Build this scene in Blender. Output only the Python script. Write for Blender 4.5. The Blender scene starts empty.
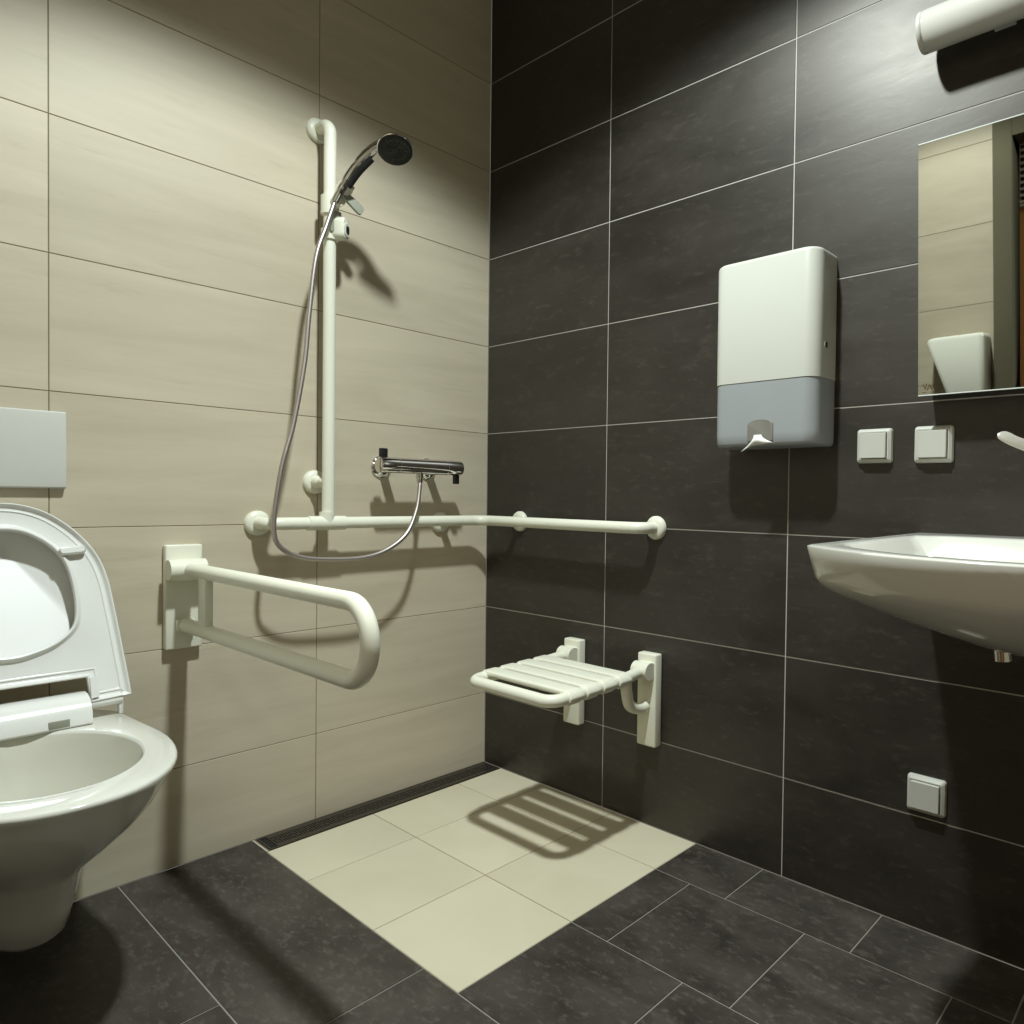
import bpy, bmesh, math, random
from mathutils import Vector, Matrix, Euler
random.seed(4)
SC = bpy.context.scene
COL = SC.collection
PI = math.pi

# ------------------------------------------------------------------ helpers
def link(name, bm, mats, parent=None, smooth=True, angle=40):
    me = bpy.data.meshes.new(name)
    bmesh.ops.remove_doubles(bm, verts=bm.verts, dist=1e-6)
    bmesh.ops.recalc_face_normals(bm, faces=bm.faces)
    if smooth:
        lim = math.radians(angle)
        for f in bm.faces: f.smooth = True
        for e in bm.edges:
            if len(e.link_faces) == 2 and e.calc_face_angle(0) > lim: e.smooth = False
    bm.to_mesh(me); bm.free()
    o = bpy.data.objects.new(name, me)
    for m in (mats if isinstance(mats, (list, tuple)) else [mats]): me.materials.append(m)
    COL.objects.link(o)
    if parent is not None: attach(o, parent)
    return o

def world(o):
    m = o.matrix_basis.copy(); p = o.parent
    while p is not None:
        m = p.matrix_basis @ m; p = p.parent
    return m

def attach(o, parent):
    # geometry is written in room coordinates: bring it into the parent's frame
    inv = world(parent).inverted()
    if o.type == 'MESH' and o.parent is None:
        o.data.transform(inv)
    o.parent = parent

def thing(name, label, cat, loc=(0, 0, 0), group=None):
    o = bpy.data.objects.new(name, None); COL.objects.link(o)
    o.empty_display_size = .05
    o.location = loc; o['label'] = label; o['category'] = cat
    if group: o['group'] = group
    return o

def tag(o, label, cat, group=None):
    o['label'] = label; o['category'] = cat
    if group: o['group'] = group
    return o

def struct(o):
    o['kind'] = 'structure'; return o

def B(): return bmesh.new()

def box(bm, x0, x1, y0, y1, z0, z1, bev=0, seg=2, mi=0):
    r = bmesh.ops.create_cube(bm, size=1)
    vs = r['verts']
    for v in vs:
        v.co = Vector((x0 + (v.co.x + .5) * (x1 - x0), y0 + (v.co.y + .5) * (y1 - y0), z0 + (v.co.z + .5) * (z1 - z0)))
    fs = set(f for v in vs for f in v.link_faces)
    for f in fs: f.material_index = mi
    if bev:
        es = list(set(e for v in vs for e in v.link_edges))
        bmesh.ops.bevel(bm, geom=es, offset=bev, segments=seg, profile=.5, affect='EDGES', material=-1)

def loft(bm, rings, cap0=False, cap1=False, closed=True, mi=0):
    vr = [[bm.verts.new(p) for p in r] for r in rings]
    n = len(vr[0])
    for a, b in zip(vr, vr[1:]):
        for i in range(n if closed else n - 1):
            j = (i + 1) % n
            try:
                f = bm.faces.new((a[i], a[j], b[j], b[i])); f.material_index = mi
            except ValueError: pass
    if cap0: bm.faces.new(list(reversed(vr[0]))).material_index = mi
    if cap1: bm.faces.new(vr[-1]).material_index = mi
    return vr

def frames(pts):
    pts = [Vector(p) for p in pts]
    T = []
    for i in range(len(pts)):
        a = pts[max(i - 1, 0)]; b = pts[min(i + 1, len(pts) - 1)]
        T.append((b - a).normalized())
    up = Vector((0, 0, 1)) if abs(T[0].z) < .9 else Vector((1, 0, 0))
    N = [(up - T[0] * up.dot(T[0])).normalized()]
    for i in range(1, len(pts)):
        n = N[-1] - T[i] * N[-1].dot(T[i]); N.append(n.normalized())
    return pts, T, N

def tube(bm, pts, r, seg=20, cap=True, mi=0):
    pts, T, N = frames(pts)
    rings = []
    for i, p in enumerate(pts):
        rr = r[i] if isinstance(r, (list, tuple)) else r
        bn = T[i].cross(N[i])
        rings.append([p + (N[i] * math.cos(a) + bn * math.sin(a)) * rr for a in [2 * PI * k / seg for k in range(seg)]])
    loft(bm, rings, cap, cap, mi=mi)

def lathe(bm, origin, axis, prof, seg=32, mi=0):
    # prof: (radius, height along axis)
    ax = Vector(axis).normalized(); o = Vector(origin)
    u = Vector((0, 0, 1)) if abs(ax.z) < .9 else Vector((1, 0, 0))
    u = (u - ax * u.dot(ax)).normalized(); w = ax.cross(u)
    rings = [[o + ax * h + (u * math.cos(a) + w * math.sin(a)) * max(r, 1e-4) for a in [2 * PI * k / seg for k in range(seg)]] for r, h in prof]
    loft(bm, rings, True, True, mi=mi)

def fillet(pts, rad, n=8):
    # polyline with rounded corners
    pts = [Vector(p) for p in pts]; out = [pts[0]]
    for i in range(1, len(pts) - 1):
        p = pts[i]; a = pts[i - 1] - p; b = pts[i + 1] - p
        r = rad[i - 1] if isinstance(rad, (list, tuple)) else rad
        ang = a.angle(b)
        d = min(r / math.tan(ang / 2), a.length * .49, b.length * .49)
        r2 = d * math.tan(ang / 2)
        an, bn = a.normalized(), b.normalized()
        c = p + (an + bn).normalized() * (r2 / math.sin(ang / 2))
        s, e = p + an * d - c, p + bn * d - c
        tot = s.angle(e)
        for k in range(n + 1):
            t = k / n
            v = (s * math.sin((1 - t) * tot) + e * math.sin(t * tot)) / math.sin(tot)
            out.append(c + v)
    out.append(pts[-1]); return out

def spline(pts, n=12):
    P = [Vector(p) for p in pts]; P = [P[0] * 2 - P[1]] + P + [P[-1] * 2 - P[-2]]
    out = []
    for i in range(1, len(P) - 2):
        p0, p1, p2, p3 = P[i - 1:i + 3]
        for k in range(n):
            t = k / n
            out.append(.5 * ((2 * p1) + (p2 - p0) * t + (2 * p0 - 5 * p1 + 4 * p2 - p3) * t * t + (3 * p1 - p0 - 3 * p2 + p3) * t ** 3))
    out.append(P[-2]); return out

def rrect(w, h, r, n=6):
    # rounded rectangle loop, centred
    out = []
    for cx, cy, a0 in ((w / 2 - r, h / 2 - r, 0), (-w / 2 + r, h / 2 - r, 90), (-w / 2 + r, -h / 2 + r, 180), (w / 2 - r, -h / 2 + r, 270)):
        for k in range(n + 1):
            a = math.radians(a0 + 90 * k / n); out.append((cx + r * math.cos(a), cy + r * math.sin(a)))
    return out

def plate_loft(bm, place, layers, mi=0, cap0=True, cap1=True):
    # layers: (w, h, r, depth[, dx, dy]) stacked rounded rectangles; place(u, v, d) -> point
    rings = []
    for L in layers:
        w, h, r, d = L[:4]; dx, dy = (L[4], L[5]) if len(L) > 4 else (0, 0)
        rings.append([place(u + dx, v + dy, d) for u, v in rrect(w, h, r)])
    loft(bm, rings, cap0, cap1, mi=mi)

# ------------------------------------------------------------------ materials
class NT:
    def __init__(s, m):
        m.use_nodes = True; s.t = m.node_tree; s.b = s.t.nodes['Principled BSDF']
    def n(s, typ, **kw):
        nd = s.t.nodes.new(typ)
        for k, v in kw.items():
            if k in nd.inputs: nd.inputs[k].default_value = v
            else: setattr(nd, k, v)
        return nd
    def l(s, a, b): s.t.links.new(a, b)

def mat(name, col, rough=.4, metal=0, spec=.5, noise=0, nscale=20, bump=0, coat=0, coat_r=.05, trans=0, alpha=1, ior=1.45):
    m = bpy.data.materials.new(name); N = NT(m); b = N.b
    b.inputs['Base Color'].default_value = (*col, 1); b.inputs['Roughness'].default_value = rough
    b.inputs['Metallic'].default_value = metal; b.inputs['Specular IOR Level'].default_value = spec
    b.inputs['Coat Weight'].default_value = coat; b.inputs['Coat Roughness'].default_value = coat_r
    b.inputs['Transmission Weight'].default_value = trans; b.inputs['Alpha'].default_value = alpha
    b.inputs['IOR'].default_value = ior
    if noise or bump:
        tc = N.n('ShaderNodeTexCoord'); nz = N.n('ShaderNodeTexNoise', Scale=nscale, Detail=4.0)
        N.l(tc.outputs['Object'], nz.inputs['Vector'])
        if noise:
            mx = N.n('ShaderNodeMix', data_type='RGBA')
            mx.inputs[6].default_value = (*[c * (1 - noise) for c in col], 1)
            mx.inputs[7].default_value = (*[min(1, c * (1 + noise)) for c in col], 1)
            N.l(nz.outputs['Fac'], mx.inputs[0]); N.l(mx.outputs[2], b.inputs['Base Color'])
        if bump:
            bp = N.n('ShaderNodeBump', Strength=bump, Distance=.002)
            N.l(nz.outputs['Fac'], bp.inputs['Height']); N.l(bp.outputs['Normal'], b.inputs['Normal'])
    return m

def tile_mat(name, dark, light, stretch, rough, fleck=None, var=.08, bump=.05, spec=.5, contrast=(.3, .7), tint=None):
    m = bpy.data.materials.new(name); N = NT(m); b = N.b
    tc = N.n('ShaderNodeTexCoord'); geo = N.n('ShaderNodeNewGeometry')
    off = N.n('ShaderNodeVectorMath', operation='SCALE'); off.inputs[0].default_value = (7.3, 3.1, 5.7)
    N.l(geo.outputs['Random Per Island'], off.inputs['Scale'])
    add = N.n('ShaderNodeVectorMath', operation='ADD')
    N.l(tc.outputs['Object'], add.inputs[0]); N.l(off.outputs[0], add.inputs[1])
    mp = N.n('ShaderNodeMapping'); mp.inputs['Scale'].default_value = stretch
    N.l(add.outputs[0], mp.inputs['Vector'])
    n1 = N.n('ShaderNodeTexNoise', Scale=1.0, Detail=8.0, Roughness=.62, Distortion=.4); N.l(mp.outputs[0], n1.inputs['Vector'])
    rp = N.n('ShaderNodeValToRGB')
    rp.color_ramp.elements[0].position = contrast[0]; rp.color_ramp.elements[0].color = (*dark, 1)
    rp.color_ramp.elements[1].position = contrast[1]; rp.color_ramp.elements[1].color = (*light, 1)
    N.l(n1.outputs['Fac'], rp.inputs[0])
    colr = rp.outputs[0]
    if fleck:
        n2 = N.n('ShaderNodeTexNoise', Scale=fleck[1], Detail=6.0, Roughness=.7); N.l(mp.outputs[0], n2.inputs['Vector'])
        r2 = N.n('ShaderNodeValToRGB'); r2.color_ramp.elements[0].position = fleck[2]; r2.color_ramp.elements[1].position = fleck[3]
        N.l(n2.outputs['Fac'], r2.inputs[0])
        mx = N.n('ShaderNodeMix', data_type='RGBA'); N.l(r2.outputs[0], mx.inputs[0]); N.l(colr, mx.inputs[6]); mx.inputs[7].default_value = (*fleck[0], 1)
        colr = mx.outputs[2]
    mr = N.n('ShaderNodeMapRange'); mr.inputs['To Min'].default_value = 1 - var; mr.inputs['To Max'].default_value = 1 + var
    N.l(geo.outputs['Random Per Island'], mr.inputs['Value'])
    sc = N.n('ShaderNodeVectorMath', operation='SCALE'); N.l(colr, sc.inputs[0]); N.l(mr.outputs[0], sc.inputs['Scale'])
    N.l(sc.outputs[0], b.inputs['Base Color'])
    rr = N.n('ShaderNodeMapRange'); rr.inputs['To Min'].default_value = rough - .08; rr.inputs['To Max'].default_value = rough + .1
    N.l(n1.outputs['Fac'], rr.inputs['Value']); N.l(rr.outputs[0], b.inputs['Roughness'])
    bp = N.n('ShaderNodeBump', Strength=bump, Distance=.003); N.l(n1.outputs['Fac'], bp.inputs['Height']); N.l(bp.outputs['Normal'], b.inputs['Normal'])
    b.inputs['Specular IOR Level'].default_value = spec
    if tint: b.inputs['Specular Tint'].default_value = (*tint, 1)
    return m

M = {}
M['beige'] = tile_mat('beige_tile', (.51, .452, .338), (.61, .545, .42), (3, 1.6, 14), .5, ((.43, .37, .25), 2.2, .60, .85), var=.04, bump=.03, spec=.35)
M['beige_front_dimmed'] = tile_mat('beige_front_tile_dimmed', (.285, .25, .185), (.345, .305, .23), (3, 1.6, 14), .55, None, var=.04, bump=.03, spec=.3)  # beige tile with dimmer light put into its colour, for the mirror view
M['beige_floor'] = tile_mat('beige_floor_tile', (.575, .528, .39), (.645, .595, .45), (3, 3, 3), .5, None, var=.03, bump=.03, spec=.3)
M['slate'] = tile_mat('slate_wall_tile', (.0105, .0088, .0073), (.028, .0238, .0195), (3.2, 6, 9), .46, ((.060, .053, .043), 7.0, .54, .82), var=.14, bump=.22, spec=.78, tint=(1, .95, .86))
M['slate_floor'] = tile_mat('slate_floor_tile', (.026, .022, .0185), (.072, .063, .053), (5, 9, 6), .46, ((.125, .114, .094), 8.0, .52, .82), var=.12, bump=.15, spec=.32)
M['grout_light'] = mat('pale_grout', (.47, .45, .405), .8, noise=.1, nscale=40)
M['grout_floor'] = mat('grey_floor_grout', (.24, .225, .195), .8, noise=.1, nscale=40)
M['grout_brown'] = mat('brown_grout', (.17, .13, .08), .85, noise=.1, nscale=40)
M['plaster'] = mat('white_ceiling_paint', (.62, .60, .54), .8, noise=.03, bump=.05, nscale=60)
M['hall_paint'] = mat('ochre_hall_paint', (.42, .22, .07), .7, noise=.08, nscale=5)
M['grey_paint'] = mat('grey_green_frame_paint', (.075, .068, .044), .85, spec=.15, noise=.04, nscale=8)
M['nylon'] = mat('white_nylon', (.78, .78, .655), .34, spec=.5, noise=.02, nscale=30)
M['plastic'] = mat('white_plastic', (.54, .543, .485), .3, spec=.5, noise=.015, nscale=25)
M['plate'] = mat('pale_flush_plastic', (.62, .625, .58), .35, noise=.015, nscale=25)
M['ceramic'] = mat('glazed_ceramic', (.68, .675, .61), .12, spec=.55, coat=.3, noise=.01, nscale=8)
M['seat'] = mat('glossy_seat_plastic', (.78, .78, .75), .2, spec=.5, coat=.2, noise=.01, nscale=10)
M['lid'] = mat('polished_lid_plastic', (.84, .84, .82), .34, spec=1.0, coat=1.0, coat_r=.28, ior=1.9, noise=.01, nscale=10)
M['chrome'] = mat('chrome', (.72, .70, .68), .09, 1, noise=.03, nscale=15)
M['satin'] = mat('satin_chrome', (.66, .64, .57), .38, .35, noise=.03, nscale=25)
M['hose'] = mat('chrome_hose', (.56, .51, .49), .42, 1)
M['black'] = mat('black_plastic', (.012, .012, .013), .35, noise=.2, nscale=40)
M['face'] = mat('black_spray_face', (.010, .010, .010), .3, noise=.2, nscale=90)
M['greyplastic'] = mat('grey_green_plastic', (.30, .31, .25), .35, noise=.05, nscale=30)
M['tray'] = mat('blue_grey_translucent_plastic', (.315, .332, .342), .3, noise=.05, nscale=12)
M['recess'] = mat('grey_recess_plastic', (.30, .31, .285), .45, noise=.05, nscale=18)
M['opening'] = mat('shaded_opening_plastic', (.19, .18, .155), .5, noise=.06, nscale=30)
M['paper'] = mat('white_paper', (.80, .79, .74), .9, noise=.03, nscale=60, bump=.1)
M['mirror'] = mat('silvered_glass', (.66, .655, .60), .015, 1, noise=.005, nscale=3)
M['edge'] = mat('polished_glass_edge', (.80, .84, .80), .15, spec=.7, noise=.03, nscale=40)
M['backing'] = mat('dark_mirror_backing', (.03, .035, .03), .5, noise=.1, nscale=20)
M['mark'] = mat('brown_strokes', (.16, .11, .045), .6, noise=.1, nscale=60)
M['opal'] = mat('opal_lamp_plastic', (.54, .53, .48), .3, noise=.015, nscale=15)
M['steel'] = mat('dark_steel', (.10, .088, .07), .42, .75, noise=.25, nscale=60)
M['steel_hi'] = mat('bright_steel_trim', (.62, .60, .52), .35, .3, noise=.05, nscale=60)
M['pit'] = mat('drain_pit', (.010, .009, .008), .7, noise=.2, nscale=50)
M['bowl_in'] = mat('ceramic_inner_bowl', (.66, .645, .56), .14, spec=.55, coat=.25, noise=.03, nscale=6)
M['water'] = mat('toilet_water', (.55, .56, .46), .04, spec=.5, noise=.02, nscale=9, trans=.6, ior=1.33)

# room measures (metres); corner of the two tiled walls at the origin
H0, RH, CEIL = .2455, .30, 2.68
XR = 2.60           # right wall
YF = -1.61          # inner face of front wall with the doorway
rows = [0] + [H0 + RH * k for k in range(9)] + [CEIL]
def cuts(a, b, first, step):
    c = [a]; v = first
    while v < b - .01:
        if v > a + .01: c.append(v)
        v += step
    return c + [b]

def tiled(name, us, vs, P, gap, tile, grout, skip=None, th=.0012):
    # P(u, v, d): point on the wall at height d above the grout bed
    bm = B()
    q = [bm.verts.new(P(u, v, 0)) for u, v in ((us[0], vs[0]), (us[-1], vs[0]), (us[-1], vs[-1]), (us[0], vs[-1]))]
    if skip is None:
        bm.faces.new(q).material_index = 1
    for i in range(len(us) - 1):
        for j in range(len(vs) - 1):
            u0, u1, v0, v1 = us[i], us[i + 1], vs[j], vs[j + 1]
            if skip and skip(u0, u1, v0, v1): continue
            if skip:
                bm.faces.new([bm.verts.new(P(u, v, 0)) for u, v in ((u0, v0), (u1, v0), (u1, v1), (u0, v1))]).material_index = 1
            tile_island(bm, P, u0, u1, v0, v1, gap, th)
    o = bpy.data.objects.new(name, None)
    bm2 = bm
    me = bpy.data.meshes.new(name)
    bmesh.ops.recalc_face_normals(bm2, faces=bm2.faces)
    bm2.to_mesh(me); bm2.free()
    o = bpy.data.objects.new(name, me); me.materials.append(tile); me.materials.append(grout)
    COL.objects.link(o); return struct(o)

def tile_island(bm, P, u0, u1, v0, v1, gap, th, mi=0):
    g = gap / 2; c = .0007
    base = [bm.verts.new(P(u, v, 0)) for u, v in ((u0 + g, v0 + g), (u1 - g, v0 + g), (u1 - g, v1 - g), (u0 + g, v1 - g))]
    g2 = g + c
    top = [bm.verts.new(P(u, v, th)) for u, v in ((u0 + g2, v0 + g2), (u1 - g2, v0 + g2), (u1 - g2, v1 - g2), (u0 + g2, v1 - g2))]
    for k in range(4):
        bm.faces.new((base[k], base[(k + 1) % 4], top[(k + 1) % 4], top[k])).material_index = mi
    bm.faces.new(top).material_index = mi

TH = .0012
# beige wall on the left, x = 0
ycuts = list(reversed([-c for c in cuts(0, 1.63, .602, .6)]))
tiled('wall_left', ycuts, rows, lambda u, v, d: (d - TH, u, v), .0016, M['beige'], M['grout_brown'])
# dark wall, y = 0
xcuts = cuts(0, XR, .556, .6)
tiled('wall_back', xcuts, rows, lambda u, v, d: (u, TH - d, v), .0028, M['slate'], M['grout_light'])
# right wall
tiled('wall_right', list(reversed([-c for c in cuts(0, -YF, .3, .6)])), rows, lambda u, v, d: (XR + TH - d, u, v), .0016, M['beige'], M['grout_brown'])
# front wall with the doorway (seen only in the mirror)
DX0, DX1, DZ = 1.320, 2.32, .03 + .30 * 7
fx = sorted(set([0, .30, .90, DX0, DX1, XR])); fz = [0] + [.03 + .30 * k for k in range(9)] + [CEIL]
tiled('wall_front', fx, fz, lambda u, v, d: (u, YF - TH + d, v), .0016, M['beige_front_dimmed'], M['grout_brown'],
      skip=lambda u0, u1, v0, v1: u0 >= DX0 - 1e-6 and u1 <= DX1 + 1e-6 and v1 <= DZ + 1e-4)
bm = B()
box(bm, 0, DX0, YF - .10, YF - .002, 0, CEIL); box(bm, DX1, XR, YF - .10, YF - .002, 0, CEIL); box(bm, DX0, DX1, YF - .10, YF - .002, DZ, CEIL)
struct(link('wall_front_core', bm, M['plaster'], smooth=False)).name = 'wall_hall_side'
# door frame
bm = B()
box(bm, DX0 - .055, DX0 + .012, YF - .115, YF + .016, .001, DZ + .07, .003)
box(bm, DX1 - .012, DX1 + .07, YF - .115, YF + .016, .001, DZ + .07, .003)
box(bm, DX0 + .012, DX1 - .012, YF - .115, YF + .016, DZ - .012, DZ + .07, .003)
struct(link('trim_1', bm, M['grey_paint'], angle=30))
# hall beyond the doorway
bm = B()
HY = -2.75
def quad(bm, *p, mi=0): bm.faces.new([bm.verts.new(q) for q in p]).material_index = mi
quad(bm, (.2, HY, 0), (3.6, HY, 0), (3.6, HY, CEIL), (.2, HY, CEIL))
struct(link('wall_hall', bm, M['hall_paint'], smooth=False))
bm = B(); quad(bm, (0, 0, CEIL), (XR, 0, CEIL), (XR, YF - .1, CEIL), (0, YF - .1, CEIL))
struct(link('ceiling', bm, M['plaster'], smooth=False))

# floor: beige shower field, dark slate around it
bm = B()
F = lambda u, v, d: (u, v, d - TH)
quad(bm, (0, 0, -TH), (.9, 0, -TH), (.9, -.776, -TH), (0, -.776, -TH), mi=3)
quad(bm, (.9, 0, -TH), (3.6, 0, -TH), (3.6, -.776, -TH), (.9, -.776, -TH), mi=2)
quad(bm, (0, -.776, -TH), (3.6, -.776, -TH), (3.6, HY, -TH), (0, HY, -TH), mi=2)
Y = [0, -.177, -.476, -.776]
X = [.0905, .307, .604, .9]
for i in range(3):
    for j in range(3):
        tile_island(bm, F, X[i], X[i + 1], Y[j + 1], Y[j], .0022, TH, 0)
def row(y1, y0, xs):
    for a, b in zip(xs, xs[1:]): tile_island(bm, F, a, b, y1, y0, .0028, TH, 1)
row(Y[1], Y[0], [.9] + [1.104 + .303 * k for k in range(6)])
row(Y[2], Y[1], [.9] + [1.005 + .301 * k for k in range(7)])
row(Y[3], Y[2], [.9] + [1.2 + .301 * k for k in range(6)])
row(-1.075, Y[3], [0, .791, 1.392, 1.99, 2.6])
row(-1.375, -1.075, [0, .60, 1.20, 1.80, 2.6])
row(-1.675, -1.375, [0, .35, .95, 1.55, 2.15, 2.75, 3.6])
row(-1.975, -1.675, [0, .60, 1.20, 1.80, 2.4, 3.0, 3.6])
row(-2.275, -1.975, [0, .35, .95, 1.55, 2.15, 2.75, 3.6])
row(HY, -2.275, [0, .60, 1.20, 1.80, 2.4, 3.0, 3.6])
me = bpy.data.meshes.new('floor'); bmesh.ops.recalc_face_normals(bm, faces=bm.faces); bm.to_mesh(me); bm.free()
for m in ('beige_floor', 'slate_floor', 'grout_floor', 'grout_brown'): me.materials.append(M[m])
o = bpy.data.objects.new('floor', me); COL.objects.link(o); struct(o)

# ------------------------------------------------------------------ shower drain
t = thing('shower_drain', 'narrow dark steel linear drain set in the floor along the beige wall', 'drain', (.047, -.39, 0))
bm = B(); x0, x1, y0, y1 = .004, .089, -.766, -.006
box(bm, x0, x0 + .007, y0, y1, 0, .003, .0008); box(bm, x1 - .004, x1, y0, y1, 0, .003, .0008)
box(bm, x0 + .007, x1 - .004, y1 - .006, y1, 0, .003, .0008)
box(bm, x0 + .007, x1 - .004, y0, y0 + .004, 0, .003, .0008)
link('frame', bm, M['steel'], t)
bm = B(); box(bm, x0 + .007, x1 - .004, y0 + .004, y1 - .006, 0, .0006); link('channel', bm, M['pit'], t)
bm = B()
yy = y0 + .022
box(bm, x0 + .008, x0 + .020, yy, y1 - .008, .0008, .0026); box(bm, x1 - .017, x1 - .005, yy, y1 - .008, .0008, .0026)
k = 0
while yy < y1 - .014:
    box(bm, x0 + .020, x1 - .017, yy, yy + .0032, .0008, .0026)
    if k % 6 < 4:
        xm = (x0 + x1) / 2 + (.009 if k % 2 else -.009); box(bm, xm - .003, xm + .003, yy + .0032, yy + .0068, .0008, .0026)
    yy += .0068; k += 1
link('grate', bm, M['steel'], t, smooth=False)
bm = B(); box(bm, .004, .092, -.777, -.7725, 0, .0022, .0006); link('end_trim', bm, M['steel_hi'], t)

# ------------------------------------------------------------------ shower handrail
D = .074; R0 = .0165
t = thing('shower_handrail', 'white angled shower handrail with a tall vertical bar on the beige wall', 'handrail', (0, -.612, .847))
bm = B()
tube(bm, fillet([(.004, -.766, .849), (D, -.766, .849), (D, -D, .849), (.751, -D, .847), (.751, -.004, .847)], [.045, .05, .045], 10), R0)
link('horizontal_bar', bm, M['nylon'], t)
bm = B()
tube(bm, fillet([(.004, -.608, 1.943), (D, -.608, 1.943), (D, -.608, .849)], .055, 10), R0)
link('vertical_bar', bm, M['nylon'], t)
bm = B(); tube(bm, [(D, -.665, .849), (D, -.560, .849)], .0195)
tube(bm, [(D, -.612, .880), (D, -.612, .849)], .0195); link('tee_joint', bm, M['nylon'], t)
bm = B(); tube(bm, [(.004, -.612, .962), (D, -.612, .962)], .0125); lathe(bm, (.012, -.612, .962), (1, 0, 0), [(.018, 0), (.018, .02), (.0125, .03)]); link('bracket', bm, M['nylon'], t)
bm = B(); tube(bm, [(.004, -.195, .849), (D, -.195, .849)], .0125); link('bracket', bm, M['nylon'], t)
bm = B(); tube(bm, [(.180, -.004, .849), (.180, -D, .849)], .0125); link('bracket', bm, M['nylon'], t)
fl = [(.033, 0), (.033, .008), (.030, .013), (.022, .016), (.0165, .017)]
for pos, ax in (((0, -.766, .849), (1, 0, 0)), ((0, -.608, 1.943), (1, 0, 0)), ((0, -.612, .962), (1, 0, 0)), ((0, -.195, .843), (1, 0, 0)), ((.178, 0, .848), (0, -1, 0)), ((.751, 0, .847), (0, -1, 0))):
    bm = B(); lathe(bm, pos, ax, fl); link('flange', bm, M['nylon'], t)

# ------------------------------------------------------------------ sliding shower holder
hy = -.608
t = thing('shower_holder', 'white sliding shower head holder clamped on the vertical bar', 'shower holder', (D, hy, 1.69))
bm = B(); lathe(bm, (D, hy, 1.690), (0, 0, 1), [(.018, 0), (.0235, .002), (.0235, .052), (.018, .054)]); link('clamp', bm, M['nylon'], t)
bm = B(); lathe(bm, (D, hy, 1.622), (0, 0, 1), [(.018, 0), (.0225, .002), (.0225, .03), (.018, .032)]); link('collar', bm, M['nylon'], t)
bm = B(); box(bm, D + .010, D + .028, hy - .012, hy + .02, 1.64, 1.70, .004); link('link_arm', bm, M['greyplastic'], t)
bm = B(); tube(bm, [(D + .018, hy + .004, 1.722), (D + .052, hy + .002, 1.722)], .015)
link('arm', bm, M['nylon'], t)
# tilted fork that carries the handset, and its lever
bm = B(); tube(bm, [(.128, hy + .008, 1.745), (.148, hy + .012, 1.762)], [.021, .019]); link('socket', bm, M['nylon'], t)
bm = B()
lv = [(.136, -.612, 1.738), (.140, -.594, 1.728), (.144, -.574, 1.714), (.146, -.560, 1.703), (.146, -.554, 1.698)]
hw_ = [.007, .010, .0125, .0125, .008]
rings = []
for (x, y, z), h in zip(lv, hw_):
    rings.append([(x + a * .0045, y + b * h * .5, z + b * h * .86) for a, b in ((-1, -1), (1, -1), (1, 1), (-1, 1))])
loft(bm, rings, True, True)
link('lever', bm, M['greyplastic'], t, angle=30)
kn = Vector((.85, .52, 0)).normalized(); ku = Vector((-kn.y, kn.x, 0)); kc = Vector((D + .028, hy + .018, 1.654))
def KP(u, v, d): return kc + ku * u + Vector((0, 0, v)) + kn * d
bm = B(); plate_loft(bm, KP, [(.030, .054, .012, -.022), (.034, .060, .015, -.018), (.034, .060, .015, .010), (.028, .054, .013, .015)]); link('lock_body', bm, M['nylon'], t)
bm = B(); plate_loft(bm, KP, [(.024, .038, .0115, .013, 0, -.005), (.024, .038, .0115, .0175, 0, -.005), (.021, .035, .010, .019, 0, -.005)]); link('knob', bm, M['plastic'], t)
bm = B(); plate_loft(bm, KP, [(.014, .022, .0068, .0185, 0, -.005), (.014, .022, .0068, .0200, 0, -.005)]); link('dot', bm, M['black'], t)

# ------------------------------------------------------------------ hand shower
head = Vector((.300, -.550, 1.826)); nf = Vector((.47, -.25, -.84)).normalized()
t = thing('hand_shower', 'chrome hand shower with a round black spray face above the holder', 'shower head', (.13, -.605, 1.735))
bm = B()
pts = spline([(.128, -.622, 1.712), (.150, -.611, 1.750), (.185, -.594, 1.797), (.225, -.576, 1.830), (.262, -.562, 1.844), head - nf * .012], 8)
rr = [.0105] * 6 + [.0115] * 4 + [.0135] * 8 + [.015] * 10 + [.015] * 9 + [.015] * 10
tube(bm, pts, rr[:len(pts)] + [.015] * (len(pts) - len(rr)), 20)
link('handle', bm, M['chrome'], t)
bm = B(); pl = spline([(.160, -.603, 1.7520), (.190, -.589, 1.7880), (.225, -.573, 1.8180)], 8)
tube(bm, [p + Vector((.006, -.002, -.0065)) for p in pl], .0082, 14); link('grip', bm, M['black'], t)
bm = B(); lathe(bm, head, nf, [(.012, -.024), (.030, -.020), (.041, -.011), (.0448, -.002), (.0448, .002), (.043, .004)]); link('spray_head', bm, M['chrome'], t)
bm = B(); lathe(bm, head + nf * .002, nf, [(.0432, 0), (.0432, .003), (.040, .0045), (.020, .005), (.018, .0042), (.0005, .0045)])
u = nf.orthogonal().normalized(); w = nf.cross(u)
for rad, cnt in ((.010, 6), (.024, 14), (.032, 20)):
    for k in range(cnt):
        a = 2 * PI * k / cnt; lathe(bm, head + nf * .0062 + (u * math.cos(a) + w * math.sin(a)) * rad, nf, [(.0012, 0), (.0012, .0018), (.0008, .0024)], 6)
link('spray_face', bm, M['face'], t)

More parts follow.
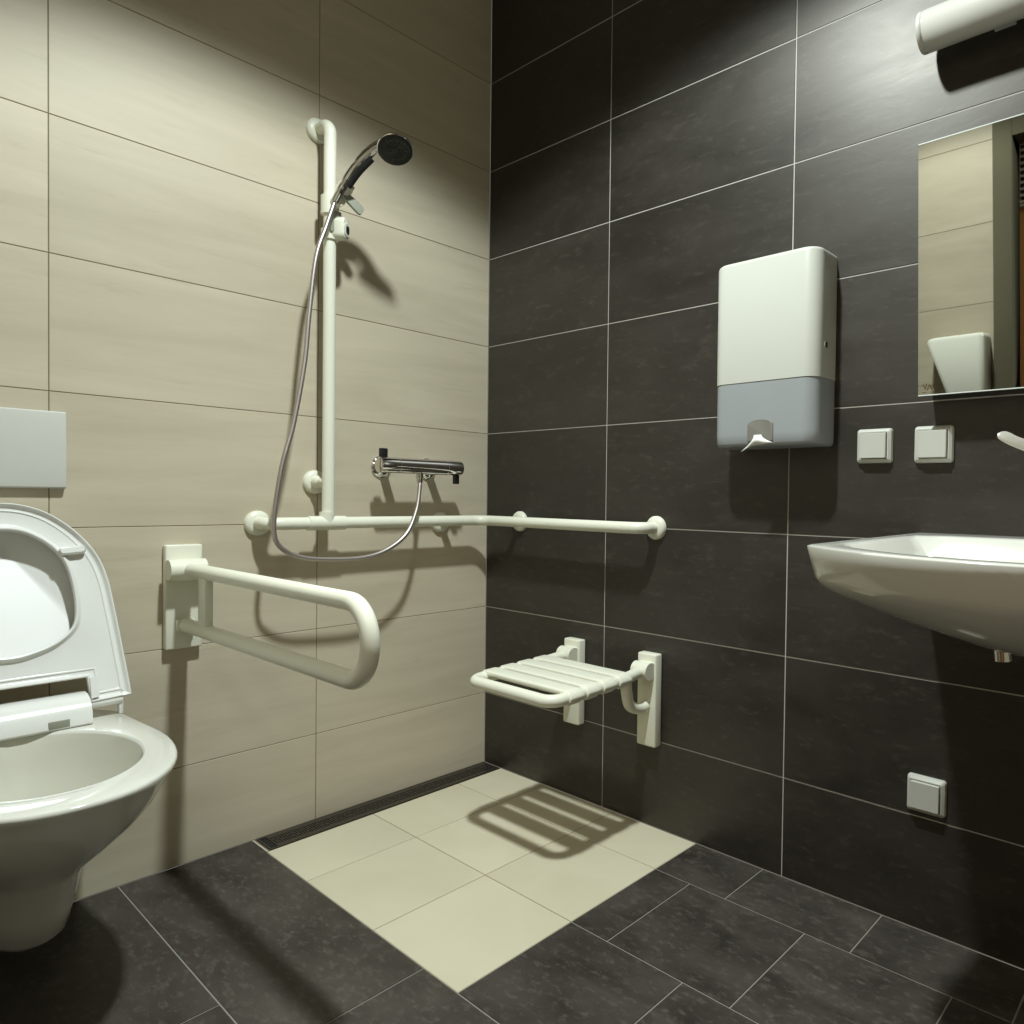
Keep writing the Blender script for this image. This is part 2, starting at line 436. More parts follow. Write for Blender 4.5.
# hose
bm = B()
hp = spline([(.128, -.622, 1.712), (.126, -.644, 1.640), (.127, -.672, 1.550), (.128, -.690, 1.400), (.129, -.702, 1.270), (.130, -.730, 1.110), (.131, -.759, 1.000), (.131, -.777, .881), (.131, -.776, .815), (.131, -.748, .780), (.132, -.700, .761), (.132, -.625, .753), (.134, -.540, .753), (.134, -.468, .770), (.130, -.400, .814), (.120, -.360, .882), (.108, -.341, .950), (.104, -.338, .985)], 18)
seg = 12
rad = [.0061 + (.0005 if k % 2 else -.0004) for k in range(len(hp))]
tube(bm, hp, rad, seg)
tag(link('shower_hose', bm, M['hose']), 'chrome shower hose hanging in a loop from handset to mixer', 'hose')

# ------------------------------------------------------------------ shower mixer
t = thing('shower_mixer', 'chrome thermostatic shower mixer on the beige wall above the rail', 'mixer tap', (0, -.3, 1.014))
bm = B(); MA = (.101, -.4735, 1.016)
lathe(bm, MA, (0, 1, 0), [(.019, 0), (.023, .002), (.0235, .004), (.0235, .060), (.0228, .0605), (.0228, .062), (.0235, .0625), (.0235, .226), (.0228, .2265), (.0228, .228), (.0235, .2285), (.0235, .281), (.022, .284)])
link('body', bm, M['chrome'], t)
for y in (-.405, -.245):
    bm = B(); lathe(bm, (0, y, 1.014), (1, 0, 0), [(.034, 0), (.034, .004), (.028, .010), (.014, .014), (.014, .085)]); link('wall_union', bm, M['chrome'], t)
bm = B(); box(bm, .094, .108, -.4695, -.4465, 1.034, 1.064, .003); link('lever', bm, M['black'], t)
bm = B(); box(bm, .094, .108, -.2135, -.1955, .966, .997, .003); link('temperature_knob', bm, M['black'], t)
bm = B(); lathe(bm, (.103, -.338, .997), (0, 0, -1), [(.011, 0), (.011, .016), (.009, .018), (.009, .03)]); link('hose_outlet', bm, M['chrome'], t)

# ------------------------------------------------------------------ folding grab rail by the toilet
gy = -.945
t = thing('folding_grab_rail', 'white hinged grab rail loop folded down beside the toilet', 'grab rail', (0, gy, .67))
bm = B(); box(bm, 0, .022, gy - .040, gy + .041, .545, .800, .004, 3); link('wall_plate', bm, M['nylon'], t)
bm = B(); box(bm, .018, .062, gy - .036, gy + .037, .715, .765, .008, 3)
tube(bm, [(.050, gy - .044, .742), (.050, gy + .036, .742)], .0245, 24); link('hinge', bm, M['nylon'], t)
bm = B()
tube(bm, fillet([(.050, gy, .742), (.877, gy, .742), (.877, gy, .604), (.030, gy, .604)], [.0675, .0675], 14), .0165, 24); link('loop', bm, M['nylon'], t)
bm = B(); box(bm, .135, .180, gy - .009, gy + .009, .604, .742, .003); link('post', bm, M['nylon'], t)
bm = B(); box(bm, .022, .040, gy - .020, gy + .020, .590, .618, .004); link('stop_block', bm, M['nylon'], t)

# ------------------------------------------------------------------ folding shower seat
t = thing('shower_bench', 'white slatted folding shower seat on the dark wall', 'shower seat', (.6, 0, .45))
xs = (.449, .744)
for x in xs:
    bm = B(); box(bm, x - .033, x + .033, -.030, 0, .236, .496, .005, 3); link('wall_plate', bm, M['nylon'], t)
for x in xs:
    bm = B(); tube(bm, [(x - .026, -.046, .452), (x + .028, -.046, .452)], .0235, 24); box(bm, x - .022, x + .024, -.045, -.022, .430, .475, .004); link('hinge', bm, M['nylon'], t)
def zs(y): return .4475 + (y + .05) * .026      # the seat slopes down a little to its front edge
bm = B()
xa, xb = .446, .757; yf = -.405
tube(bm, fillet([(xs[0], -.046, .452), (xa, -.15, zs(-.15)), (xa, yf, zs(yf)), (xb, yf, zs(yf)), (xb, -.15, zs(-.15)), (xs[1], -.046, .452)], [.02, .035, .035, .02], 8), .0155, 20)
link('frame', bm, M['nylon'], t)
for k in range(4):
    y1 = -.128 - k * .0615; y0 = y1 - .048
    bm = B()
    # cross-section runs over the side tubes and hugs them
    rings = []
    n = 28
    prof = []
    for s in range(n + 1):
        xx = xa - .019 + (xb - xa + .038) * s / n
        e = min(xx - (xa - .019), (xb + .019) - xx)
        dz = .0185 if e > .018 else .0185 * math.sqrt(max(0, 1 - ((.018 - e) / .0185) ** 2))
        lo = .004 if e > .035 else -.0185 * math.sqrt(max(0, 1 - ((.0185 - min(e, .0185)) / .0190) ** 2)) if e < .0185 else -.0185 + (.0225) * (e - .0185) / .0165
        prof.append((xx, dz, lo))
    def ring(y, shrink):
        up = [(x, y, zs(y) + dz - shrink) for x, dz, lo in prof]
        dn = [(x, y, zs(y) + lo + shrink * (1 if lo < dz - 2 * shrink else 0)) for x, dz, lo in reversed(prof)]
        return up + dn
    loft(bm, [ring(y0, .0045), ring(y0 + .001, .0018), ring(y0 + .003, .0004), ring(y0 + .006, 0), ring(y1 - .006, 0), ring(y1 - .003, .0004), ring(y1 - .001, .0018), ring(y1, .0045)], True, True)
    link('slat', bm, M['nylon'], t, angle=50)
for x, xx in ((xs[0], xa), (xs[1], xb - .004)):
    bm = B(); tube(bm, spline([(xx, -.128, zs(-.128) - .004), (xx, -.124, .405), (x, -.100, .365), (x, -.060, .348), (x, -.028, .350)], 8), .0155, 18); link('strut', bm, M['nylon'], t)

# ------------------------------------------------------------------ paper towel dispenser
def outline(x0, x1, d, r, n=10):
    # plan of the cover: flat at the wall, well rounded front edges
    p = [(x0, 0)]
    for k in range(n + 1):
        a = PI - PI / 2 * k / n; p.append((x0 + r + r * math.cos(a), -(d - r) - r * math.sin(a)))
    for k in range(n + 1):
        a = PI / 2 - PI / 2 * k / n; p.append((x1 - r + r * math.cos(a), -(d - r) - r * math.sin(a)))
    p.append((x1, 0)); return p
t = thing('paper_towel_dispenser', 'white wall paper towel dispenser with blue-grey lower window', 'towel dispenser', (1.12, 0, 1.06))
X0, X1, DD, RR = .995, 1.272, .101, .034
ZB, ZM, ZT = 1.056, 1.209, 1.502
bm = B(); rings = []
for z, ins in ((ZM, 0), (ZM + .001, 0), (ZT - .010, 0), (ZT - .005, .0015), (ZT - .0015, .005), (ZT, .010)):
    rings.append([(x, y, z) for x, y in outline(X0 + ins, X1 - ins, DD - ins, RR - ins * .3)])
loft(bm, rings, True, True); link('cover', bm, M['plastic'], t, angle=50)
bm = B(); rings = []
for z, ins in ((ZB, .010), (ZB + .002, .005), (ZB + .008, .0016), (ZB + .03, .0012), (ZM - .0008, .0012)):
    rings.append([(x, y, z) for x, y in outline(X0 + ins, X1 - ins, DD - ins, RR - ins * .3)])
loft(bm, rings, True, True); link('window', bm, M['tray'], t, angle=50)
# arched pull opening: raised plate with its shade put into the dark colour
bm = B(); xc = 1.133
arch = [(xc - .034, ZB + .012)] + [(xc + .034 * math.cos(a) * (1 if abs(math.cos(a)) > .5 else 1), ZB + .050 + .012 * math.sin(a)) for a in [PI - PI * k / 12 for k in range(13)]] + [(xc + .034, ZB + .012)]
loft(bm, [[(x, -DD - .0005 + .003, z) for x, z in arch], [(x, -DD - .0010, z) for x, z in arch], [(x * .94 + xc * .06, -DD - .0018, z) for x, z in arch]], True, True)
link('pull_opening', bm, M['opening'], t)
bm = B(); lathe(bm, (1.2715, -.055, 1.283), (1, -.05, 0), [(.0085, -.002), (.0085, .003), (.006, .0032)]); link('lock', bm, M['plastic'], t)
bm = B(); box(bm, 1.2735, 1.2752, -.060, -.050, 1.277, 1.290, .0005); link('key_slot', bm, M['black'], t)
bm = B(); n = 14; P = []
for k in range(n + 1):
    a = k / n; P.append((xc - .052 + .104 * a, a))
top = []
# towel tip: a fold that hangs from the opening
rows_ = []
for j in range(7):
    b = j / 6; r_ = []
    for k in range(n + 1):
        a = k / n
        half = .010 + .034 * b ** 1.8
        x = xc - .004 + (a - .5) * 2 * half
        z = ZB + .026 - .030 * b - .026 * b * max(0, .35 - a) + .010 * b * a
        y = -DD - .004 - .010 * math.sin(PI * b) * math.cos((a - .5) * PI) - .004 * b
        r_.append((x, y, z))
    rows_.append(r_)
loft(bm, rows_, closed=False)
o = link('paper_towel', bm, M['paper'])
tag(o, 'white paper towel tip hanging out under the towel dispenser', 'paper towel')
md = o.modifiers.new('thick', 'SOLIDIFY'); md.thickness = .0012

# ------------------------------------------------------------------ switches and socket cover
def switch(name, label, x0, x1, z0, z1, cat, group):
    xc, zc = (x0 + x1) / 2, (z0 + z1) / 2; w = x1 - x0; h = z1 - z0
    t = thing(name, label, cat, (xc, 0, zc), group)
    P = lambda u, v, d: (xc + u, -d, zc + v)
    bm = B(); plate_loft(bm, P, [(w, h, .007, 0), (w, h, .007, .004), (w - .003, h - .003, .006, .009), (w - .014, h - .014, .004, .0135), (w - .018, h - .018, .003, .0135), (w - .020, h - .020, .003, .008)]); link('frame', bm, M['plastic'], t, angle=30)
    bm = B(); s = w - .021
    plate_loft(bm, P, [(s, h - .021, .002, .004), (s, h - .021, .002, .0180), (s - .002, h - .023, .002, .0195)]); link('rocker', bm, M['plastic'], t, angle=30)
switch('light_switch', 'white square light switch nearest the towel dispenser', 1.331, 1.411, 1.015, 1.092, 'switch', 'switches on the dark wall')
switch('light_switch', 'white square light switch under the corner of the mirror', 1.459, 1.539, 1.013, 1.092, 'switch', 'switches on the dark wall')
switch('wall_socket', 'white square socket cover low on the dark wall below the basin', 1.459, 1.540, .259, .338, 'socket', None)

# ------------------------------------------------------------------ flush plate
t = thing('flush_plate', 'pale rectangular flush plate on the beige wall above the toilet', 'flush plate', (0, -1.295, 1.017))
bm = B(); box(bm, 0, .008, -1.412, -1.178, .936, 1.096, .002); link('base', bm, M['recess'], t)
bm = B()
prof = [(.004, .9325), (.0135, .9325), (.0165, .936), (.0185, .950), (.0195, .985), (.0195, 1.030), (.0175, 1.080), (.0150, 1.098), (.0130, 1.1005), (.004, 1.1005)]
loft(bm, [[(x - i, y, z) for x, z in prof] for y, i in ((-1.4165, .0015), (-1.4150, 0), (-1.1765, 0), (-1.1750, .0015))], True, True)
link('cover', bm, M['plate'], t, angle=25)

# ------------------------------------------------------------------ toilet
CY = -1.29
t = thing('toilet', 'white wall-hung toilet with its seat and lid raised', 'toilet', (0, CY, .25))
def dshape(xf, hw, x0, back=None, n=28, ex=2.2, z=0):
    bw = back if back is not None else hw
    p = [(.001, CY + bw, z), (.07, CY + bw, z), (.13, CY + (bw + hw) / 2 + (hw - bw) * .2, z)]
    for k in range(n + 1):
        a = PI / 2 - PI * k / n
        c, s = math.cos(a), math.sin(a)
        p.append((x0 + (xf - x0) * abs(c) ** (2 / ex), CY + hw * math.copysign(abs(s) ** (2 / ex), s), z))
    p += [(.13, CY - (bw + hw) / 2 - (hw - bw) * .2, z), (.07, CY - bw, z), (.001, CY - bw, z)]
    return p
def full_ell(xc, a, b, z, n=64):
    return [(xc + a * math.cos(2 * PI * k / n), CY + b * math.sin(2 * PI * k / n), z) for k in range(n)]
def ellin(xc, a, b, z, like, n=28):
    # inner loop with the same vertex count as dshape
    tot = n + 1 + 6; out = []
    for k in range(tot):
        ang = math.pi * .97 - 2 * PI * .97 * k / (tot - 1)
        out.append((xc + a * math.cos(ang), CY + b * math.sin(ang), z))
    return out
bm = B()
S = [(.092, .31, .048, .16, None), (.097, .340, .060, .20, None), (.115, .366, .067, .22, None), (.17, .398, .072, .25, None), (.235, .428, .078, .27, None), (.262, .460, .095, .28, None), (.30, .516, .125, .30, None), (.34, .568, .151, .32, .13), (.38, .612, .170, .34, .135), (.41, .636, .181, .35, .14), (.432, .650, .191, .35, .14), (.4385, .657, .196, .35, .14), (.444, .659, .1975, .35, .14), (.4485, .6575, .196, .35, .139), (.450, .654, .193, .35, .136)]
vr = loft(bm, [dshape(xf, hw, x0, bk, z=z) for z, xf, hw, x0, bk in S], True, False)
vi = loft(bm, [full_ell(.385, a, b, z) for z, a, b in ((.450, .196, .152), (.4488, .1915, .1485), (.444, .189, .146))])
bm.verts.ensure_lookup_table(); bm.edges.ensure_lookup_table()
def loop_edges(vs): return [bm.edges.get((vs[i], vs[(i + 1) % len(vs)])) for i in range(len(vs))]
bmesh.ops.triangle_fill(bm, edges=loop_edges(vr[-1]) + loop_edges(vi[0]), use_beauty=True, normal=(0, 0, 1))
bo = link('bowl', bm, M['ceramic'], t, angle=60)
bm = B()
loft(bm, [ellin(.385 - dx, a, b, z, None) for z, a, b, dx in ((.4445, .1893, .1463, 0), (.43, .184, .142, 0), (.40, .174, .134, .005), (.36, .155, .118, .012), (.32, .128, .096, .02), (.29, .100, .076, .03), (.26, .075, .056, .05), (.22, .06, .045, .07))], False, True)
link('inner_bowl', bm, M['bowl_in'], t)
bm = B(); loft(bm, [full_ell(.370, .140, .1065, .336), full_ell(.370, .03, .02, .336)], False, True); link('water', bm, M['water'], t)
# seat ring and lid stand in a leaning plane
P0 = Vector((.17, CY, .49)); U = Vector((-.12, 0, .415)).normalized(); NN = Vector((.96064557, 0, .27777703))
def LP(s, tt, d): return P0 + Vector((0, s, 0)) + U * tt + NN * d
def sym(half):
    h = [Vector((a, b)) for a, b in half]
    return h
outer = [(0, .4285), (.041, .422), (.080, .403), (.120, .366), (.152, .318), (.170, .262), (.180, .181), (.188, .095), (.1935, .035), (.196, .000), (.124, -.003), (.120, .050), (0, .050)]
hole = [(0, .371), (.037, .363), (.074, .335), (.097, .298), (.108, .245), (.110, .193), (.102, .158), (.072, .130), (.03, .114), (0, .110)]
def radial(poly, c, ang):
    d = Vector((math.sin(ang), math.cos(ang))); best = None; cyy = c.y
    full = poly + [(-a, b) for a, b in reversed(poly)]
    for i in range(len(full)):
        a = Vector(full[i]) - c; b = Vector(full[(i + 1) % len(full)]) - c; e = b - a
        den = d.x * e.y - d.y * e.x
        if abs(den) < 1e-12: continue
        k = (a.x * e.y - a.y * e.x) / den; m = (a.x * d.y - a.y * d.x) / den
        if k > 0 and -1e-6 <= m <= 1 + 1e-6 and (best is None or k > best): best = k
    return best if best else .1
c0 = Vector((0, .225)); c1 = Vector((0, .355))
angs = []
keys = [math.atan2(a, b - .225) for a, b in outer]
keys += [-k for k in keys]
angs = sorted(set([round(2 * PI * k / 120 - PI, 5) for k in range(120)] + [round(k + e, 5) for k in keys for e in (0, .004, -.004)]))
def dense(half, k=8, corners=()):
    # smooth a half outline through its points, mirror it into a loop
    segs = []; cur = [half[0]]
    for i in range(1, len(half)):
        cur.append(half[i])
        if i in corners or i == len(half) - 1:
            segs.append(cur); cur = [half[i]]
    out = []
    for sg in segs:
        P3 = [Vector((a, b, 0)) for a, b in sg]
        if len(P3) == 2: pts_ = [P3[0].lerp(P3[1], q / 4) for q in range(5)]
        else:
            if sg[0][0] == 0: P3 = [Vector((-P3[1].x, P3[1].y, 0))] + P3; pts_ = spline(P3, k)[k:]
            else: pts_ = spline(P3, k)
            if sg[-1][0] == 0 and len(sg) > 2:
                Q = P3 + [Vector((-P3[-2].x, P3[-2].y, 0))]; pts_ = spline(Q, k); pts_ = pts_[:len(pts_) - k]
                if sg[0][0] == 0: pts_ = pts_[k:]
        for v in pts_:
            if not out or (Vector(out[-1]) - Vector((v.x, v.y))).length > 1e-5: out.append((v.x, v.y))
    return out + [(-a, b) for a, b in reversed(out) if abs(a) > 1e-6]
def inset(loop, d):
    # d > 0 moves a clockwise loop inwards
    n = len(loop); out = []
    for i in range(n):
        a, p, b = Vector(loop[i - 1]), Vector(loop[i]), Vector(loop[(i + 1) % n])
        e1, e2 = (p - a).normalized(), (b - p).normalized()
        n1, n2 = Vector((e1.y, -e1.x)), Vector((e2.y, -e2.x))
        m = (n1 + n2); m = m.normalized() if m.length > 1e-6 else n1
        out.append(tuple(p + m * d / max(.4, m.dot(n1))))
    return out
OUT = dense(outer, 8, (9, 10, 11)); HOL = dense(hole, 8)
def LL(loop, d): return [LP(a, b, d) for a, b in loop]
bm = B()
vo = loft(bm, [LL(inset(OUT, i), d) for i, d in ((.002, -.017), (0, -.010), (0, -.0012), (.0008, .0006), (.0022, .0012), (.0038, .0004), (.0052, -.0018), (.0080, -.0062), (.0100, -.0070), (.0140, -.0070), (.0155, -.0050), (.0170, -.0050), (.0185, -.0068), (.0195, -.0070))])
vh = loft(bm, [LL(inset(HOL, -i), d) for i, d in ((.001, -.017), (0, -.010), (0, -.001), (.001, .001), (.003, .0016), (.005, .0004), (.007, -.003), (.0105, -.0066), (.012, -.0070))])
bmesh.ops.triangle_fill(bm, edges=[e for L in (vo[-1], vh[-1]) for e in loop_edges(L)], use_beauty=True, normal=tuple(NN))
ring_o = link('seat', bm, M['seat'], t, angle=40)
def pad(s, tt, ang, w=.047, h=.017):
    bm = B(); c, sn = math.cos(ang), math.sin(ang)
    def Pp(u, v, d): return LP(s + u * c - v * sn, tt + u * sn + v * c, d)
    plate_loft(bm, Pp, [(w, h, .007, -.006), (w, h, .007, .004), (w - .006, h - .006, .005, .009)]); link('bumper', bm, M['seat'], ring_o)
pad(.111, .322, .08); pad(-.111, .322, -.08)
for s in (1, -1):
    bm = B(); bmx = [(s * .124, .004), (s * .124, .048), (s * .138, .048), (s * .138, .006)]
    loft(bm, [[LP(a, b, -.006) for a, b in bmx], [LP(a, b, .004) for a, b in bmx]], True, True); link('rib', bm, M['seat'], ring_o)
# lid: dished slab behind the ring
lidp = [(0, .434), (.042, .4275), (.081, .409), (.122, .371), (.155, .322), (.174, .264), (.184, .183), (.190, .085), (.193, .064), (.120, .060), (0, .060)]
bm = B()
ak = [2 * PI * k / 120 - PI for k in range(120)]
lidl = dense(lidp, 6, (8, 9))
def radial2(c, ang):
    return radial([q for q in lidl if q[0] >= 0], c, ang)
def lr(f, d):
    out = []
    for a in ak:
        r = radial2(c1, a) * f; dv = Vector((math.sin(a), math.cos(a)))
        out.append(LP(dv.x * r, c1.y + dv.y * r, d))
    return out
lidrings = [lr(.002, -.0555)] + [lr(f, -.0555 + .035 * f ** 1.2) for f in (.1, .2, .3, .4, .5, .6, .7, .8, .9)] + [lr(.96, -.0185), lr(.99, -.0175), lr(1.0, -.021), lr(1.0, -.03), lr(.97, -.038), lr(.7, -.052), lr(.002, -.0595)]
loft(bm, lidrings, True, True); link('lid', bm, M['lid'], t, angle=50)
# hinge cover across the back of the bowl
bm = B()
hw = .118
prof = [(.105, .4505), (.205, .4505), (.209, .455), (.205, .478), (.190, .498), (.172, .506), (.150, .508), (.105, .500)]
loft(bm, [[(x, CY - hw + i, z) for x, z in prof] for i in (0, .003, 2 * hw - .003, 2 * hw)], True, True)
hb = link('hinge_cover', bm, M['seat'], t, angle=30)
bm = B(); box(bm, .2050, .2095, CY + .046, CY + .080, .455, .470, .001); link('window', bm, M['greyplastic'], hb)
for s in (1, -1):
    bm = B(); tube(bm, [(.160, CY + s * .110, .482), (.160, CY + s * .180, .482)], .010, 16); box(bm, .150, .166, CY + s * .178 - .004, CY + s * .178 + .004, .4505, .492, .002); link('hinge', bm, M['seat'], t)

# ------------------------------------------------------------------ washbasin
t = thing('washbasin', 'wide white ceramic washbasin on the dark wall under the mirror', 'washbasin', (1.79, 0, .86))
BX = 1.79
def basin(z, hb, hf, yb, yfc, yfs, r, rise=0):
    # plan loop: back edge hb half wide at yb, sides running to hf at the front corners, bowed front
    ys = yfs + r
    m = 6
    p = [(BX - (hb + (hf - hb) * k / m), yb + (ys - yb) * k / m) for k in range(m)]
    fr = [BX - hf + 2 * hf * (.5 - .5 * math.cos(PI * k / 40)) for k in range(41)]
    for x in fr:
        u = (x - BX) / hf; y = yfc + (yfs - yfc) * abs(u) ** 2.2; e = hf - abs(x - BX)
        if e < r: y += r - math.sqrt(max(0, r * r - (r - e) ** 2))
        p.append((x, y))
    p += [(BX + (hb + (hf - hb) * k / m), yb + (ys - yb) * k / m) for k in range(m - 1, -1, -1)]
    p += [(BX + hb - 2 * hb * k / 10, yb) for k in range(1, 10)]
    return [(x, y, z + rise * (1 + y / .46)) for x, y in p]
bm = B(); e = 0
rings = [basin(.672, .05, .06, e, -.26, -.20, .05), basin(.680, .09, .10, e, -.31, -.24, .05), basin(.700, .14, .16, e, -.40, -.29, .05), basin(.718, .185, .205, e, -.455, -.33, .045), basin(.738, .235, .255, e, -.497, -.37, .04), basin(.760, .28, .306, e, -.530, -.405, .035), basin(.776, .300, .335, e, -.550, -.430, .028), basin(.787, .308, .3465, e, -.560, -.441, .022), basin(.798, .312, .351, e, -.566, -.448, .018), basin(.830, .316, .356, e, -.575, -.456, .013), basin(.848, .3185, .359, e, -.580, -.459, .011, .004), basin(.8515, .319, .359, e, -.579, -.459, .011, .009), basin(.8530, .3175, .356, -.002, -.575, -.453, .013, .010),
         basin(.8530, .290, .316, -.110, -.550, -.428, .03, .010), basin(.850, .284, .309, -.116, -.543, -.420, .035, .008), basin(.81, .25, .27, -.14, -.50, -.39, .05), basin(.76, .19, .20, -.17, -.42, -.34, .06), basin(.725, .08, .09, -.22, -.31, -.28, .03)]
loft(bm, rings, True, True)
link('basin', bm, M['ceramic'], t, angle=60)
bm = B(); lathe(bm, (1.705, -.30, .700), (.1, 0, -1), [(.020, -.02), (.020, .008), (.013, .012), (.013, .03)]); link('overflow_fitting', bm, M['chrome'], t)
bm = B(); tube(bm, fillet([(BX, -.22, .70), (BX, -.22, .56), (BX, -.12, .56), (BX, -.12, .62), (BX, -.002, .62)], .03), .016); lathe(bm, (BX, -.002, .62), (0, -1, 0), [(.035, 0), (.035, .006), (.02, .01)]); link('trap', bm, M['chrome'], t)

# ------------------------------------------------------------------ faucet with long lever
t = thing('faucet', 'chrome basin faucet with a long lever on the washbasin deck', 'faucet', (1.80, -.06, .860))
bm = B(); lathe(bm, (1.80, -.055, .8605), (0, 0, 1), [(.026, 0), (.026, .006), (.022, .012), (.022, .085), (.024, .09), (.024, .118), (.018, .126)]); link('body', bm, M['chrome'], t)
bm = B(); tube(bm, spline([(1.80, -.06, .93), (1.80, -.12, .95), (1.80, -.17, .945), (1.80, -.185, .925)], 6), .012); link('spout', bm, M['chrome'], t)
bm = B()
lv = spline([(1.800, -.060, .985), (1.775, -.095, 1.000), (1.725, -.135, 1.024), (1.688, -.152, 1.040), (1.667, -.155, 1.053)], 8)
rings = []
for k, p in enumerate(lv):
    f = k / (len(lv) - 1); w_ = .010 + .010 * f; h_ = .008 - .003 * f
    if k == len(lv) - 1: w_ *= .55; h_ *= .5
    elif k == len(lv) - 2: w_ *= .85
    rings.append([(p.x + .6 * w_ * math.cos(a), p.y + .5 * w_ * math.cos(a), p.z + .75 * w_ * math.sin(a) * (h_ / w_ * 2.2)) for a in [2 * PI * q / 16 for q in range(16)]])
loft(bm, rings, True, True); link('lever', bm, M['satin'], t)

# ------------------------------------------------------------------ mirror, leaning a little out at the top
def MP(x, s, d):   # s along the glass from its lower edge, d in front of it
    a = math.radians(3.4); return (x, -.055 - s * math.sin(a) - d * math.cos(a), 1.150 + s * math.cos(a) - d * math.sin(a))
t = thing('wall_mirror', 'rectangular frameless wall mirror between the lamp and the washbasin', 'mirror', (1.79, 0, 1.15))
mx0, mx1, mh = 1.481, 2.10, .511
bm = B(); quad(bm, MP(mx0, .002, 0), MP(mx1, .002, 0), MP(mx1, mh - .002, 0), MP(mx0, mh - .002, 0)); gl = link('glass', bm, M['mirror'], t, smooth=False)
for s0, s1 in ((0, .002), (mh - .002, mh)):
    bm = B(); loft(bm, [[MP(mx0, s0, d), MP(mx1, s0, d), MP(mx1, s1, d), MP(mx0, s1, d)] for d in (-.005, .0004)], True, True)
    link('edge', bm, M['edge'], t, smooth=False)
bm = B(); loft(bm, [[MP(x, s, -.0012) for x, s in ((mx0 + .0005, .0005), (mx1 - .0005, .0005), (mx1 - .0005, mh - .0005), (mx0 + .0005, mh - .0005))], [(x, -.001, z) for x, z in ((mx0 + .012, 1.156), (mx1 - .012, 1.156), (mx1 - .012, 1.150 + mh - .01), (mx0 + .012, 1.150 + mh - .01))]], True, True)
link('backing', bm, M['backing'], t, smooth=False)
bm = B()
for pts in ([(.006, .020), (.010, .010), (.013, .022)], [(.014, .008), (.019, .020), (.022, .010)], [(.004, .005), (.012, .004)], [(.021, .018), (.029, .006)]):
    tube(bm, [MP(mx0 + .004 + a, b + .003, .0008) for a, b in pts], .0013, 6)
link('brown_mark', bm, M['mark'], t)  # brown strokes standing in for an unreadable mark in the glass corner

# ------------------------------------------------------------------ wall lamp over the mirror
t = thing('wall_lamp', 'long white tubular wall lamp above the mirror', 'wall lamp', (1.8, 0, 1.89))
lx0, lx1 = 1.474, 2.12; lz = 1.896; lr_ = .0395; ly = -.064
bm = B(); lathe(bm, (lx0, ly, lz), (1, 0, 0), [(lr_ * .90, 0), (lr_ * .97, .001), (lr_, .003), (lr_, .011), (lr_ * .985, .0115), (lr_ * .985, .0125), (lr_, .013), (lr_, lx1 - lx0 - .003), (lr_ * .95, lx1 - lx0)], 40); link('tube_cover', bm, M['opal'], t, angle=50)
for x in (1.62, 1.98):
    bm = B(); box(bm, x - .02, x + .02, ly + .03, 0, lz - .015, lz + .015, .002); link('bracket', bm, M['plate'], t)

# ------------------------------------------------------------------ things seen only in the mirror
t = thing('wall_dispenser', 'white tapered wall dispenser reflected at the mirror bottom', 'dispenser', (1.14, YF, 1.25))
bm = B()
def wr(z, x0, x1, d, r): return [(x, YF - y, z) for x, y in outline(x0, x1, d, r, 6)]
loft(bm, [wr(1.02, 1.165, 1.247, .085, .02), wr(1.03, 1.16, 1.252, .09, .02), wr(1.392, 1.040, 1.252, .115, .022), wr(1.404, 1.044, 1.249, .111, .022), wr(1.410, 1.055, 1.242, .095, .02)], True, True)
link('cover', bm, M['plastic'], t, angle=45)
bm = B(); box(bm, 1.18, 1.23, YF + .03, YF + .08, 1.008, 1.021, .002); link('outlet', bm, M['recess'], t)
t = thing('ventilation_grille', 'pale slatted grille on the hall wall at the mirror edge', 'grille', (1.37, HY, 2.13))
bm = B()
gx0, gx1, gz0, gz1 = 1.118, 1.62, 2.13, 2.48
for a, b, c, d in ((gx0, gx1, gz0, gz0 + .012), (gx0, gx1, gz1 - .012, gz1), (gx0, gx0 + .008, gz0 + .012, gz1 - .012), (gx1 - .012, gx1, gz0 + .012, gz1 - .012)): box(bm, a, b, HY, HY + .03, c, d, .002)
link('frame', bm, M['plastic'], t)
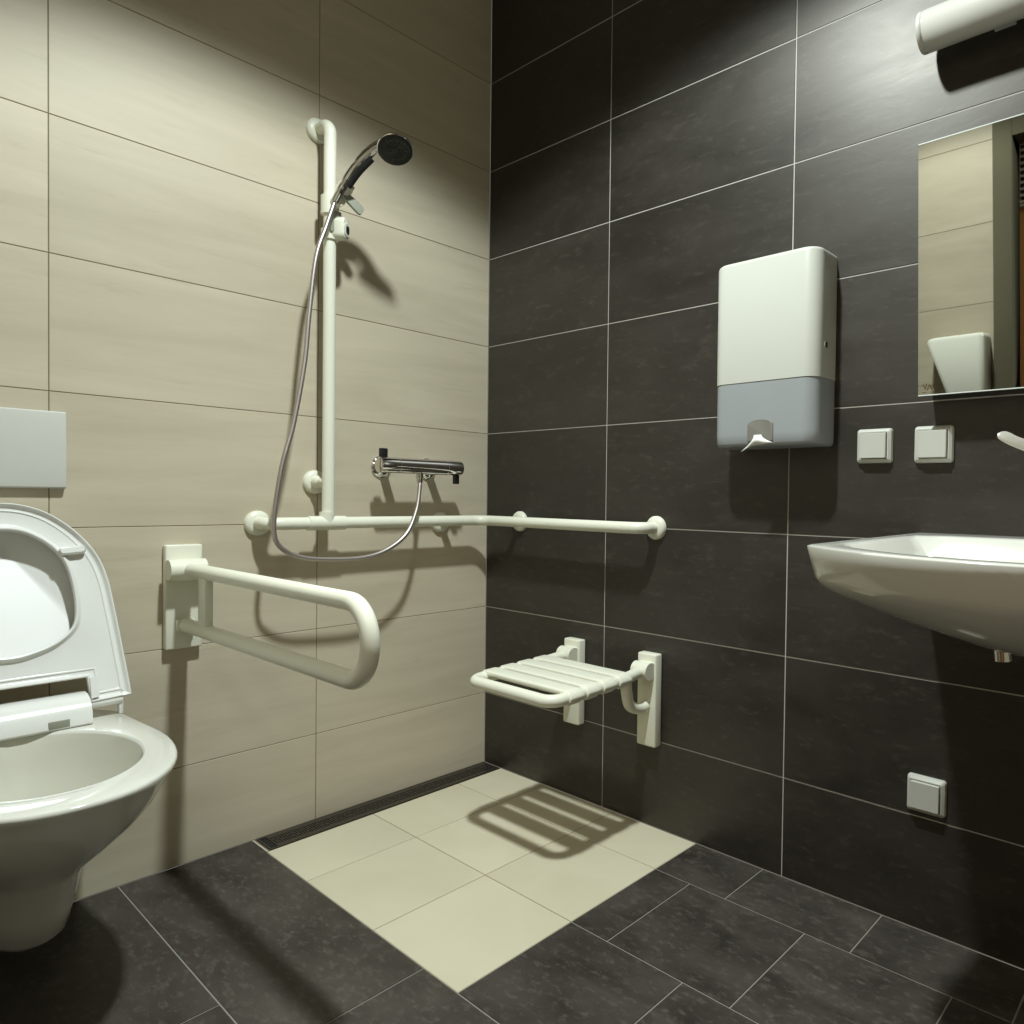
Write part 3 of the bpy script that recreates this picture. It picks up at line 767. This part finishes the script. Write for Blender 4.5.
for k in range(10):
    z = gz0 + .016 + k * .0315
    bm = B(); loft(bm, [[(x, HY + .004, z + .016), (x, HY + .007, z + .018), (x, HY + .028, z + .002), (x, HY + .025, z)] for x in (gx0 + .008, gx1 - .012)], True, True); link('slat', bm, M['plastic'], t, smooth=False)
bm = B(); box(bm, gx0 + .008, gx1 - .012, HY, HY + .003, gz0 + .012, gz1 - .012); link('backing', bm, M['backing'], t, smooth=False)

# ------------------------------------------------------------------ light
def lamp(name, kind, loc, energy, col, **kw):
    l = bpy.data.lights.new(name, kind); l.energy = energy; l.color = col
    for k, v in kw.items(): setattr(l, k, v)
    o = bpy.data.objects.new(name, l); o.location = loc; COL.objects.link(o); return o
LC = (.90, .99, .975)
lamp('ceiling_spot', 'SPOT', (1.12, -.89, 2.57), 101, LC, spot_size=math.radians(133), spot_blend=.30, shadow_soft_size=.05)
lamp('ceiling_spot', 'SPOT', (1.12, -.89, 2.57), 118, LC, spot_size=math.radians(100), spot_blend=1.0, shadow_soft_size=.05)  # same downlight: narrow beam added to brighten the floor and lower walls
o = lamp('hall_fill', 'AREA', (2.3, -2.2, 2.5), 14, (1.0, .93, .80), shape='DISK', size=.5)  # unseen fill added to brighten the hall and grille in the mirror
o.rotation_euler = (0, 0, 0)
w = bpy.data.worlds.new('World'); SC.world = w; w.use_nodes = True
w.node_tree.nodes['Background'].inputs[0].default_value = (1, .97, .86, 1)
w.node_tree.nodes['Background'].inputs[1].default_value = .15

# ------------------------------------------------------------------ camera (solved from the tile joints)
cam = bpy.data.cameras.new('camera'); co = bpy.data.objects.new('camera', cam); COL.objects.link(co)
co.location = (1.9903368, -1.5899178, .92754891)
co.rotation_euler = Euler([math.radians(a) for a in (88.89708631, -.79480365, 39.77865324)], 'XYZ')
cam.sensor_width = 36; cam.lens = 36 * 717.6228 / 1024
cam.shift_x = (512 - 634.31) / 1024; cam.shift_y = (512.57 - 512) / 1024
cam.clip_start = .01
SC.camera = co
SC.view_settings.view_transform = 'Standard'
SC.view_settings.look = 'None'
SC.view_settings.exposure = .07
SC.cycles.use_denoising = True
SC.cycles.max_bounces = 8
SC.cycles.diffuse_bounces = 5
SC.cycles.sample_clamp_indirect = 6
